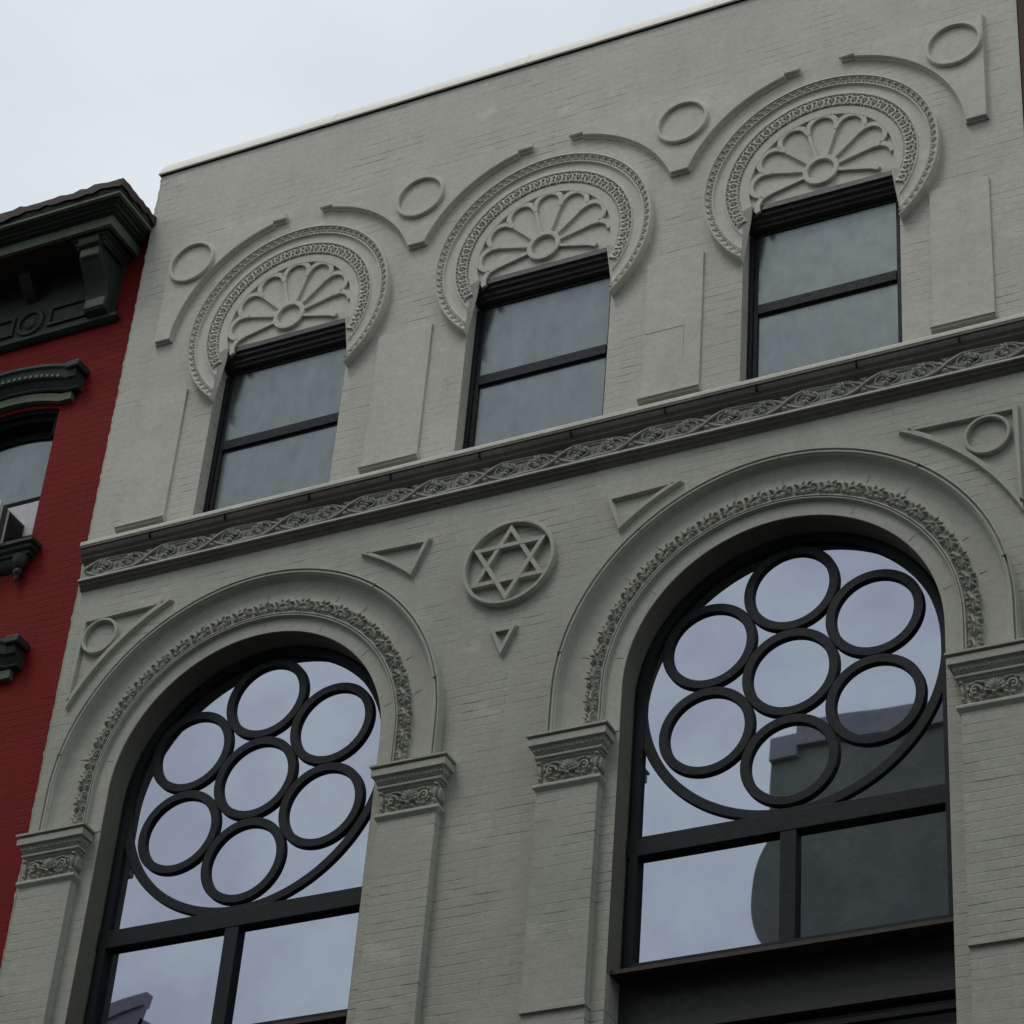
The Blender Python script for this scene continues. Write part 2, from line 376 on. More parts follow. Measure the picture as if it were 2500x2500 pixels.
# --- spandrel panels of the top storey: proud slabs cut by concentric arcs
HR = 1.115; HZ = 15.40; PT = 16.50; FOOT_I = 15.80; FOOT_O = 15.505
def hood_shape(kind, grow=0):
    """outline in xz, counter clockwise; kind -2,-1,1,2"""
    R = HR-grow; AE = radians(75.5); zs_ = HZ+R*sin(AE)+.028-grow*.3; ztop = 16.548+grow
    def arcL(cx, zfoot, n=26):   # right-hand arc of the window at cx, from its foot up to the top, then the stepped stub
        a0 = asin((zfoot-HZ)/R); p = [(cx+R*cos(a0+(AE-a0)*i/n), HZ+R*sin(a0+(AE-a0)*i/n)) for i in range(n+1)]
        return p+[(cx+R*cos(AE)-.002, zs_), (cx+.155+grow, zs_), (cx+.155+grow, ztop)]
    def mir(c2, pts): return [(c2-x, z) for x, z in pts]
    if kind in (-1, 1):
        cl, cr_ = (-S, 0) if kind == -1 else (0, S); zf = FOOT_I-grow
        return arcL(cl, zf)[::-1]+mir(2*cr_, arcL(cr_, zf))
    zf = FOOT_O-grow
    if kind == -2:
        xl = -3.47-grow*.6; return [(xl, ztop), (xl, zf)]+mir(-2*S, arcL(-S, zf))
    xr = 3.485+grow*.6; return arcL(S, zf)[::-1]+[(xr, zf), (xr, ztop)]
for kind, rx in ((-2, -3.235), (-1, -1.115), (1, 1.13), (2, 3.27)):
    p = MB(); p.plate(hood_shape(kind), [], -.050, -.024)
    p.plate(hood_shape(kind, .012), [], -.024, 0)
    sp = p.build('spandrel_panel', m_stone, B, smooth=25)
    r = MB(); zc = 16.285
    r.arc(rx, zc, [(.186, -.05), (.186, -.072), (.190, -.080), (.206, -.080), (.213, -.074), (.214, -.05)], 0, 2*pi, 56, closed=True)
    r.build('roundel', m_stone, sp)

# --- pier panels between the top windows
for x0, x1 in ((-3.485, -3.075), (-1.355, -.895), (.885, 1.33), (3.04, 3.47)):
    p = MB(); f = [(x0, 13.64), (x1, 13.64), (x1, 14.93), (x0, 14.93)]; e = [(x0-.025, 13.605), (x1+.03, 13.605), (x1+.03, 14.95), (x0-.025, 14.95)]
    p.plate(f, [], -.020, 0); p.prism_x([(0, 13.668), (-.030, 13.668), (-.052, 13.648), (-.052, 13.640), (-.040, 13.632), (-.034, 13.618), (-.018, 13.610), (0, 13.604)], x0-.012, x1+.012); p.build('pier_panel', m_stone, B, smooth=20)
p = MB(); p.box(.90, 1.20, -.0225, -.02, 14.256, 14.261); p.box(1.196, 1.201, -.0224, -.02, 13.95, 14.25); p.build('patch_joint', m_carve, B)

# --- horseshoe archivolts with rose tracery
HC = 15.40
def make_horseshoe(k):
    cx = k*S+.01
    def a_end(r):
        if r >= .624: return -acos(min(.598/r, 1))
        return -asin((HC-WTOP-.004)/r)
    def lo(r): return pi-a_end(r)
    hs = part('horseshoe_arch', (cx, 0, 14.8), B)
    s = MB(); prof = [(.905, 0), (.905, -.064), (.901, -.072), (.892, -.074), (.889, -.064), (.870, -.052), (.845, -.050), (.836, -.056), (.830, -.056), (.824, -.040), (.812, -.037), (.76, -.036), (.746, -.040), (.742, -.048), (.734, -.048), (.730, -.030),
                      (.632, -.026), (.628, -.031), (.556, -.031), (.553, 0)]
    s.arc(cx, HC, prof, lo, a_end, 96); ar = s.build('archivolt', m_stone, hs, smooth=25)
    # outer bead-and-leaf band
    b = MB(); n = 62
    for i in range(n):
        t = (i+.5)/n; r = .868; th = lo(r)+(a_end(r)-lo(r))*t; q = onarc(cx, HC, r, th, -.050)
        b.blob(q, 0, .006, .006, .010, .014, .014, random.uniform(.2, .5), 7, 4); b.blob(q, .018, -.014, .004, .014, .008, .012, -.6, 6, 4); b.blob(q, -.012, -.017, .004, .009, .008, .010, .3, 6, 4)
        b.blob(q, .012, .012, .008, .012, .006, .010, .8, 6, 4)
    b.build('beaded_band', m_leaf, hs, smooth=60)
    # inner leaf band: paired curling leaves
    b = MB(); n = 31
    for i in range(n):
        t = (i+.5)/n; r = .682; th = lo(r)+(a_end(r)-lo(r))*t; q = onarc(cx, HC, r, th, -.026)
        for sg in (-1, 1):
            ja = random.uniform(-.003, .003)
            b.tube(q, [(sg*.008, -.040, .010), (sg*.026, -.022, .018), (sg*.032+ja, .004, .022), (sg*.020, .026, .024), (sg*.004, .022+ja, .018)], lambda t: .013-.004*t, 5)
            b.blob(q, sg*.034, .032+ja, .016, .019, .010, .012, sg*.7, 6, 4); b.blob(q, sg*.038, -.034, .014, .015, .009, .012, -sg*.7, 6, 4)
            b.blob(q, sg*.036, .004, .014, .007, .013, .012, 0, 6, 4)
        b.blob(q, 0, -.004, .026, .008, .012, .013, 0, 6, 4); b.blob(q, 0, .040, .018, .007, .010, .012, 0, 6, 4)
    b.v = [(x, -.026+(y+.026)*.72 if y < -.026 else y, z) for x, y, z in b.v]; b.build('leaf_band', m_leaf, hs, smooth=60)
    # tracery: a rose of twelve petals cut by the lintel
    tp = MB(); pts = arc_pts(cx, HC, .58, -asin((HC-WTOP-.004)/.58), pi+asin((HC-WTOP-.004)/.58), 60)
    tp.plate(pts, [], -.005, 0); tp.build('tympanum', m_stone, hs)
    tr = MB(); y0, yb = -.029, -.005
    hz = HC+.018
    def clip_bar(a, r1, r2, wd):
        p1 = (cx+r1*cos(a), hz+r1*sin(a)); p2 = (cx+r2*cos(a), hz+r2*sin(a)); tr.bar(p1, p2, wd, y0, yb)
    for j in range(-1, 7):
        a = radians(14+30*j); r2 = .44 if j > -1 or True else .44
        clip_bar(a, .125, r2, .024); 
        if 0 <= j <= 6 or True:
            q = [(cx+r*cos(a+d), hz+r*sin(a+d)) for r, d in ((.395, -.036), (.455, -.060), (.47, 0), (.455, .060), (.395, .036))]
            tr.plate(q, [], y0-.003, yb)
    for j in range(-1, 7):
        a = radians(29+30*j); c0 = .434; lx, lz = cx+c0*cos(a), hz+c0*sin(a)
        a0, a1 = a-radians(88), a+radians(88)
        if j == -1: a0 = a-radians(8); 
        if j == 6: a1 = a+radians(8)
        if j == -1: a0 = a+radians(5)
        if j == 6: a1 = a-radians(5)
        tr.arc(lx, lz, [(.091, yb), (.091, y0+.003), (.093, y0), (.130, y0), (.133, y0+.003), (.133, yb)], a0, a1, 26)
    tr.build('rose_tracery', m_stone, hs, smooth=25)
    h = MB(); h.arc(cx, hz, [(.099, 0), (.101, -.031), (.105, -.035), (.134, -.035), (.139, -.031), (.140, 0)], 0, 2*pi, 48, closed=True); h.build('hub_ring', m_stone, hs)
for k in (-1, 0, 1): make_horseshoe(k)

# --- top storey sash windows
def make_sash(k):
    cx = k*S; wd = part('sash_window', (cx, .15, WBOT), B)
    l = MB(); l.prism_x([(-.012, WTOP+.004), (-.012, 15.192), (.012, 15.187), (.018, 15.162), (.045, 15.156), (.052, 15.130), (.075, 15.124), (.080, 15.106), (.11, 15.098), (.24, 15.098), (.24, WTOP+.004)], cx-WH+.001, cx+WH-.001)
    l.build('lintel', m_lintel, wd, smooth=20)
    f = MB(); x0, x1 = cx-WH+.002, cx+WH-.002
    f.box(x0, x0+.035, .112, .25, WBOT, 15.06); f.box(x1-.035, x1, .112, .25, WBOT, 15.06)
    f.box(x0+.037, x0+.07, .128, .25, WBOT, 15.06); f.box(x1-.07, x1-.037, .128, .25, WBOT, 15.06)
    f.box(x0+.07, x1-.07, .122, .25, 15.066, 15.096)
    f.box(x0+.07, x1-.07, .155, .25, WBOT, WBOT+.1)
    f.build('frame', m_frame, wd, bevel=.003)
    f = MB(); f.box(x0+.07, x1-.07, .120, .20, 14.312, 14.402); f.build('meeting_rail', m_frame, wd, bevel=.004)
    a = MB(); a.box(x0+.06, x1-.06, .132, .17, 14.38, 15.085); a.build('pane', m_glass2, wd)
    a = MB(); a.box(x0+.06, x1-.06, .148, .19, WBOT+.05, 14.35); a.build('pane', m_glass2, wd)
for k in (-1, 0, 1): make_sash(k)

# --- cornice with carved frieze
c = MB()
c.mold([(0, 13.535), (.10, 13.515), (.118, 13.500), (.118, 13.452), (.108, 13.450), (.104, 13.440), (.110, 13.432), (.098, 13.408), (.080, 13.396), (.074, 13.385), (.076, 13.376), (.055, 13.360), (.042, 13.352), (.04, 13.345), (.028, 13.343), (.028, 13.205),
        (.056, 13.192), (.062, 13.186), (.062, 13.172), (.046, 13.166), (.042, 13.156), (.046, 13.150), (.026, 13.146), (.020, 13.130), (.024, 13.126), (.010, 13.120), (0, 13.112)], -3.728, XR+.0, .1, 0, False, False)
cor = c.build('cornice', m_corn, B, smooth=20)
cor['label'] = 'dark moulded cornice with underside shade in its colour'
b = MB()    # light drip edge on top of the cornice
b.mold([(.119, 13.507), (.1215, 13.503), (.1215, 13.472), (.119, 13.470)], -3.730, XR, -.05, 0, False, False); b.build('fascia_strip', m_stone, cor)
b = MB(); b.mold([(.0625, 13.197), (.0655, 13.192), (.0655, 13.178), (.0625, 13.176)], -3.730, XR, -.02, 0, False, False); b.build('fascia_strip', m_stone, cor)
b = MB()    # vertical joints in the cornice blocks
x = -3.1
while x < 3.6:
    b = MB(); b.box(x, x+.007, -.1225, -.05, 13.40, 13.450); x += random.choice((.66, .72, .68)); b.build('stone_joint', m_frame2, cor)
fb = MB(); fb.box(-3.728, XR-.01, -.0300, -.026, 13.21, 13.36); fb.build('frieze_ground', m_carve, cor)
fr = MB(); zc = 13.286; per = .5685; x0 = .278-per*7
k = 0
while x0+k*per < XR+.1:
    xa = x0+k*per; q = flat(xa, -.028, zc)
    def okx(u): return -3.73 < xa+u < XR-.01
    # two ribbons that cross at the cell edge and open into an eye
    for sg in (-1, 1):
        for lo_, hi_ in ((0, 1),):
            pts = []
            for i in range(25):
                u = per*i/24; sh = sin(pi*min(max(i/24, 0), 1)); v = sg*.066*min(1, 1.35*sh**.75)
                if okx(u): pts.append((u, v, .010+.006*sg*cos(pi*i/24)))
            if len(pts) > 2: fr.tube(q, pts, .0135, 6)
            pts2 = [(u, v*.74, h-.003) for u, v, h in pts[2:-2]]
            if len(pts2) > 2: fr.tube(q, pts2, .0065, 5)
    for d in (-1, 1):
        if okx(per/2) and okx(per/2+d*.2):
            uc = per/2+d*.128
            for j in range(7):          # palmette leaflets
                a = (j-3)*.46; L = .040 if j % 2 == 0 else .050
                dx, dz = d*cos(a)*-1, sin(a)
                fr.blob(q, uc+d*.018+dx*L, dz*L*.95, .018, .027, .0105, .017, atan2(dz, dx), 7, 4)
            fr.blob(q, uc+d*.022, 0, .024, .012, .012, .014)
            fr.tube(q, [(uc+.088*cos(t*.42)*(1-.12*sin(t*.21)), .050*sin(t*.42), .012) for t in range(16)], .0075, 5)
            fr.tube(q, [(uc-d*.062+.016*cos(t*.9), -.014*d+.016*sin(t*.9), .014) for t in range(7)], .008, 5)
            fr.tube(q, [(uc-d*.058+.012*cos(t*.9), .028+.012*sin(t*.9), .012) for t in range(7)], .0065, 5)
    if okx(0) and okx(.03) and okx(-.03):
        fr.blob(q, 0, -.046, .010, .022, .018, .020); fr.blob(q, 0, .046, .008, .018, .016, .014)
        fr.blob(q, -.02, .055, .008, .014, .007, .012, .7, 6, 4); fr.blob(q, .02, .055, .008, .014, .007, .012, -.7, 6, 4)
    if okx(per/2-.03) and okx(per/2+.03):
        fr.blob(q, per/2, .05, .006, .016, .012, .012); fr.blob(q, per/2, -.05, .006, .016, .012, .012); fr.blob(q, per/2, 0, .008, .008, .03, .010)
    k += 1
fr.build('carved_frieze', m_carve, cor, smooth=60)

# --- star medallion and triangle mouldings
SC = (-.043, 12.462); st = part('star_medallion', (SC[0], 0, SC[1]-.36), B)
r = MB(); r.arc(SC[0], SC[1], [(.326, 0), (.326, -.044), (.330, -.050), (.348, -.050), (.354, -.044), (.355, 0)], 0, 2*pi, 80, closed=True); r.build('ring', m_stone, st)
for k, off in enumerate((90, 270)):
    s = MB(); vs = [(SC[0]+.322*cos(radians(off+120*i)), SC[1]+.322*sin(radians(off+120*i))) for i in range(3)]
    inn = offset_poly(vs, -.031)
    s.plate(vs, [inn], -.041-.0025*k, 0); s.build('triangle_bar', m_stone, st)
def tri_frame(loop, wd, name='triangle_moulding', d=.034):
    s = MB(); inn = offset_poly(loop, -wd); s.plate(loop, [inn], -d, -d*.45, base=None)
    s.plate(offset_poly(loop, .006), [offset_poly(loop, -wd-.006)], -d*.45, 0)
    return s.build(name, m_stone, B, smooth=25)
tri_frame([(-.140, 11.915), (-.048, 11.70), (.052, 11.915)], .026)
def conc(cx, r, p, q, n=14):
    a = atan2(p[1]-AZ, p[0]-cx); b = atan2(q[1]-AZ, q[0]-cx); return [(cx+r*cos(a+(b-a)*i/n), AZ+r*sin(a+(b-a)*i/n)) for i in range(n+1)]
for sg, cx in ((-1, AX[0]), (1, AX[1])):
    tx = lambda x: cx+sg*x      # outward x
    # outer corner triangle
    R = 1.79; top = 12.825; xo = 1.605 if sg == -1 else 1.635
    zt = AZ+sqrt(R*R-(xo)**2); xt = sqrt(R*R-(top-AZ)**2)
    arc_ = conc(cx, R, (tx(xt), top), (tx(xo), zt), 22)
    lp = arc_+[(tx(xo), top)]
    tf = tri_frame(lp, .034); tf['label'] = 'curved triangle moulding in the outer corner above the arch'
    rr = MB(); rc = (tx(1.425), 12.635); rr.arc(rc[0], rc[1], [(.134, 0), (.134, -.032), (.138, -.038), (.152, -.038), (.157, -.033), (.158, 0)], 0, 2*pi, 48, closed=True); rr.build('roundel', m_stone, B)
# inner small triangles, one side hollow towards the star
def inner_tri(a, b, c_, cx):
    arc_ = conc(cx, hypot(c_[0]-cx, c_[1]-AZ), c_, a, 10); s = conc(cx, hypot(a[0]-cx, a[1]-AZ), a, c_, 10)
    lp = s+[b]
    return tri_frame(lp, .026)
inner_tri((-1.255, 12.842), (-.700, 12.842), (-.815, 12.555), AX[0])
inner_tri((1.232, 12.835), (.680, 12.835), (.772, 12.548), AX[1])

# --- arch surrounds of the tall windows
def make_arch(i):
    cx = AX[i]; sr = part('arch_surround', (cx, 0, 10.9), B)
    leg = 10.915
    def strip(prof, name, mat, parent, smooth=25):
        s = MB(); m = len(prof); vs = []; path = []
        for r_sgn in (0,):
            pass
        N = 72
        rows = []
        rows.append([(cx-r, y, leg) for r, y in prof])
        for j in range(N+1):
            th = pi-pi*j/N; rows.append([(cx+r*cos(th), y, AZ+r*sin(th)) for r, y in prof])
        rows.append([(cx+r, y, leg) for r, y in prof])
        for rw in rows: vs += rw
        fs = [(a*m+k, a*m+k+1, (a+1)*m+k+1, (a+1)*m+k) for a in range(len(rows)-1) for k in range(m-1)]
        fs += [tuple(range(m)), tuple((len(rows)-1)*m+k for k in range(m))]
        s.add(vs, fs); return s.build(name, mat, parent, smooth=smooth)
    strip([(1.580, 0), (1.580, -.090), (1.577, -.094), (1.572, -.094), (1.570, -.072), (1.560, -.072), (1.557, -.090), (1.553, -.092), (1.543, -.090), (1.540, -.080), (1.530, -.074),
           (1.522, -.048), (1.505, -.030), (1.47, -.018), (1.42, -.012), (1.365, -.010), (1.352, -.014), (1.348, -.020), (1.245, -.016), (1.240, -.036), (1.232, -.038), (1.229, -.022), (1.224, -.022), (1.221, -.036), (1.214, -.036), (1.210, -.020), (1.205, -.006), (AR+.002, -.004), (AR+.002, .0)], 'moulded_arch', m_stone, sr)
    # joints between the arch stones: fine dark grooves, a few of them open
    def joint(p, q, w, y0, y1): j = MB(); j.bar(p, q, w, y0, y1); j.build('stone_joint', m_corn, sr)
    for q in range(1, 14):
        th = pi*q/14+random.uniform(-.015, .015)
        p = lambda r: (cx+r*cos(th), AZ+r*sin(th))
        if q % 3 == 1: joint(p(1.541), p(1.5795), .004, -.0955, -.07)
        if q % 3: joint(p(1.37), p(1.37+random.uniform(.04, .08)), .0022, -.0135, -.008)
        if q % 2: joint(p(1.12), p(1.19), .0022, -.0065, 0)
    lf = MB(); r = 1.296; Lleg = AZ-leg; total = pi*r+2*Lleg; n = 27
    for q in range(n):
        s0 = (q+.5)/n*total
        if s0 < Lleg: mpq = (lambda zz: (lambda u, v, h: (cx-r-v, -.016-h, zz+u)))(leg+s0)
        elif s0 > total-Lleg: mpq = (lambda zz: (lambda u, v, h: (cx+r+v, -.016-h, zz-u)))(leg+total-s0)
        else: mpq = onarc(cx, AZ, r, pi-(s0-Lleg)/r, -.016)
        # acanthus spray: stem, five leaflets to each side and a curl
        lf.tube(mpq, [(-.075, -.020, .012), (-.03, -.006, .022), (.02, .006, .026), (.06, .002, .020), (.078, -.012, .012)], .009, 5)
        for a, L, u, v in ((2.1, .030, -.045, .018), (1.5, .036, -.015, .026), (.95, .036, .022, .026), (.5, .026, .050, .018), (-2.2, .026, -.045, -.026), (-1.6, .030, -.010, -.026), (-1.0, .030, .026, -.022), (-.5, .022, .056, -.020)):
            a += random.uniform(-.15, .15); lf.blob(mpq, u+cos(a)*L*.5, v+sin(a)*L*.35, .022+random.uniform(-.004, .006), L*.62, .0078, .015, a, 7, 4)
        lf.blob(mpq, .0, .002, .034, .020, .012, .012, .3, 7, 4); lf.blob(mpq, -.066, .034, .018, .012, .012, .016, 0, 6, 4); lf.blob(mpq, .070, .030, .016, .010, .010, .014, 0, 6, 4)
    lf.build('acanthus_band', m_carve, sr, smooth=60)
for i in (0, 1): make_arch(i)

# --- pilasters with capitals
def make_pilaster(cx, xcut=None):
    h = .215; zb = 5.0
    pl = MB(); pl.box(cx-h, cx+h, -.075, 0, 8.965, 10.53); pl.box(cx-h-.006, cx+h+.012, -.085, -.0, 8.945, 8.966)
    pl.box(cx-h+.004, cx+h+.004, -.066, 0, zb, 8.945)
    p = pl.build('pilaster', m_wall, B)
    c = MB(); core = -.070
    c.mold([(.074, 10.920), (.074, 10.905), (.048, 10.900), (.046, 10.893), (.062, 10.888), (.062, 10.838), (.042, 10.833), (.040, 10.822), (.026, 10.785), (.016, 10.778), (.026, 10.772), (.026, 10.756), (.010, 10.752), (.006, 10.738), (-.006, 10.734),
            (-.006, 10.565), (.022, 10.558), (.026, 10.552), (.026, 10.536), (.004, 10.506), (0, 10.500)], cx-h, cx+h, 0, core)
    cap = c.build('capital', m_stone, p, smooth=20)
    cap_objs = []
    o = MB()    # egg-and-dart row
    for (a0, a1, mk) in ((cx-h-.04, cx+h+.04, 'f'), (-.105, -.0, 'r')):
        n = int(abs(a1-a0)/.034)
        for q in range(n):
            t = a0+(a1-a0)*(q+.5)/n
            mp_ = flat(t, core-.030, 10.804) if mk == 'f' else (lambda tt: (lambda u, v, hh: (cx+h+.030+hh, tt+u, 10.804+v)))(t)
            o.blob(mp_, 0, .0, .002, .010, .015, .012, 0, 6, 4); o.blob(mp_, .017, .004, 0, .004, .016, .008, 0, 5, 3)
    o.build('egg_molding', m_carve, p, smooth=60)
    # carved band: shell between two acanthus scrolls
    y = core+.006
    for (mp_, sc) in ((flat(cx, y, 10.650), 1.0), ((lambda u, v, hh: (cx+h-.006+hh, -.035+u*.3, 10.650+v)), .5)):
        o = MB()
        if sc == 1.0:
            for q in range(9):
                a = pi*(.06+.88*q/8); L = .062; o.blob(mp_, cos(a)*L*.62, -.030+sin(a)*L, .020, L*.60, .0072, .014, a, 7, 4)
            o.blob(mp_, 0, -.038, .024, .016, .013, .016); o.tube(mp_, [(-.045, -.062, .012), (-.02, -.052, .016), (.02, -.052, .016), (.045, -.062, .012)], .007, 5)
            for sg in (-1, 1):
                sp = [(sg*(.118-.040*cos(t)*(1-t/8.5)), -.004+.046*sin(t)*(1-t/8.5), .016+.002*t) for t in [x*.45 for x in range(13)]]
                o.tube(mp_, sp, lambda t: .011-.003*t, 6)
                for (u, v, a, L) in ((.075, .052, .6, .024), (.105, .058, .2, .024), (.145, .046, -.5, .024), (.165, .012, -1.3, .022), (.150, -.030, -2.2, .022), (.112, -.058, -2.9, .024), (.072, -.046, 2.6, .022), (.052, -.010, 1.7, .022)):
                    o.blob(mp_, sg*u, v, .014, L, .009, .014, a if sg > 0 else pi-a, 7, 4)
                o.blob(mp_, sg*.120, .0, .026, .013, .013, .014); o.blob(mp_, sg*.198, .010, .012, .013, .060, .020, sg*-.15, 7, 5); o.blob(mp_, sg*.205, .064, .020, .016, .014, .022); o.blob(mp_, sg*.196, -.05, .014, .016, .016, .016)
        else:
            for q in range(3): o.blob(mp_, -.09+.09*q, .0, .010, .05, .05, .016, 0, 8, 5); o.blob(mp_, -.09+.09*q, .03, .018, .03, .014, .012, .4, 7, 4)
        o.build('capital_carving', m_carve, p, smooth=60)
for cx in (-3.455, -.610, .547, 3.375): make_pilaster(cx)

# --- tall arched windows
def make_tall(i):
    cx = AX[i]+(.003 if i else .003); W = part('arched_window', (cx, .2, ABOT), B); R = AR
    yF, yB = .196, .30
    # outer frame: jambs and arch head
    f = MB(); fo = arch_open(AX[i], R+.002, 9.20); fi = arch_open(cx, R-.085, 9.31)
    f.plate(fo, [fi], yF, yB); f.plate(arch_open(cx, R-.03, 9.19), [arch_open(cx, R-.086, 9.311)], yF-.022, yF)
    f.build('frame', m_frame, W, smooth=30)
    # lining of the opening, its shade put into a dark olive colour
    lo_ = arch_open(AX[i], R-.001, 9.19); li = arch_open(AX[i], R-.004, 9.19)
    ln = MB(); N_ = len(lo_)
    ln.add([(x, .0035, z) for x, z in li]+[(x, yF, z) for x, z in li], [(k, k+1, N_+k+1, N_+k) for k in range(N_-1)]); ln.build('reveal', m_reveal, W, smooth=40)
    zr = 11.243; D = .168
    rg = MB(); rg.arc(cx, zr, [(1.008, .212), (1.008, D+.020), (1.014, D+.014), (1.072, D+.014), (1.078, D+.020), (1.078, .212)], 0, 2*pi, 128, closed=True); rg.build('big_ring', m_frame, W)
    for q in range(7):
        a = pi/2-(q-1)*pi/3; rr = 0 if q == 0 else .659
        s = MB(); x, z = cx+rr*cos(a), zr+rr*sin(a)
        s.arc(x, z, [(.264, .205), (.264, D+.016), (.269, D+.009), (.326, D+.009), (.332, D+.016), (.332, .205)], 0, 2*pi, 72, closed=True)
        s.build('glazing_ring', m_frame, W)
    t = MB(); t.box(AX[i]-R+.01, AX[i]+R-.01, .175, .27, 10.068, 10.205); t.build('transom', m_frame, W, bevel=.004)
    t = MB(); t.box(cx-.053, cx+.053, .178, .27, 9.26, 10.067); t.build('mullion', m_frame, W, bevel=.004)
    # glass: rosette light, then two panes below
    g = MB(); poly = arch_open(cx, R-.07, 10.15); g.plate(poly, [], .204, .216); g.build('pane', m_glass, W, smooth=5)
    for x0, x1 in ((cx-R+.06, cx-.04), (cx+.04, cx+R-.06)):
        g = MB(); A_ = .0034 if x0 < cx else .0010; nn = 16
        g.add([(x0+(x1-x0)*a/nn, .226-A_*(1-(2*a/nn-1)**2)*(1-(2*b/nn-1)**2), 9.28+.82*b/nn) for b in range(nn+1) for a in range(nn+1)], [(b*(nn+1)+a, b*(nn+1)+a+1, (b+1)*(nn+1)+a+1, (b+1)*(nn+1)+a) for b in range(nn) for a in range(nn)])
        g.build('pane', m_glass, W, smooth=80)
    s = MB(); s.prism_x([(.30, 9.30), (.20, 9.295), (.045, 9.215), (.045, 9.188), (.075, 9.188), (.20, 9.20), (.30, 9.20)], AX[i]-R+.003, AX[i]+R-.003); s.build('sill', m_sill, W, smooth=20)
    s = MB(); s.box(AX[i]-R+.003, AX[i]+R-.003, .20, .29, 8.84, 9.198); s.build('spandrel', m_spand, W)
    # storey below
    s = MB(); s.box(cx-R+.01, cx+R-.01, .26, .30, ABOT+.1, 8.84); s.build('lower_pane', m_glass3, W)
    s = MB()
    for z in (8.74, 8.62): s.box(cx-R+.02, cx+R-.02, .235, .26, z, z+.035)
    s.box(cx-.04, cx+.04, .22, .26, ABOT, 8.62); s.box(cx-R+.005, cx+R-.005, .2, .26, ABOT, ABOT+.1)
    s.build('lower_frame', m_frame, W)
for i in (0, 1): make_tall(i)

# ================================================================== RED BUILDING
RY = .08
Rb = thing('red_building', 'dark red brick building with green bracketed cornice beside the grey facade', 'building', (-7.5, RY, 0))
WX = [-4.905-2.25*k for k in range(3)]; RW = .505
sills = [13.76, 11.03, 8.30]
def seg_arch(cx, hw, z0, zs, rise, n=14):
    Rr = (hw*hw+rise*rise)/(2*rise); a = asin(hw/Rr); return [(cx+Rr*sin(-a+2*a*i/n), zs+rise-Rr+Rr*cos(-a+2*a*i/n)) for i in range(n+1)]
rh = []
for cx in WX:
    for zs in sills:
        top = seg_arch(cx, RW, zs, zs+1.42, .085); rh.append([(cx-RW, zs), *top, (cx+RW, zs)])
w = MB(); RX0 = -11.3; RXR = -3.778
w.plate([(RX0, .14), (-3.724, .14), (RXR, 16.9), (RX0, 16.9)], rh, RY, RY+.22)
w.box(RX0, -3.80, .45, 12, .14, 16.85); w.build('wall', m_red, Rb)
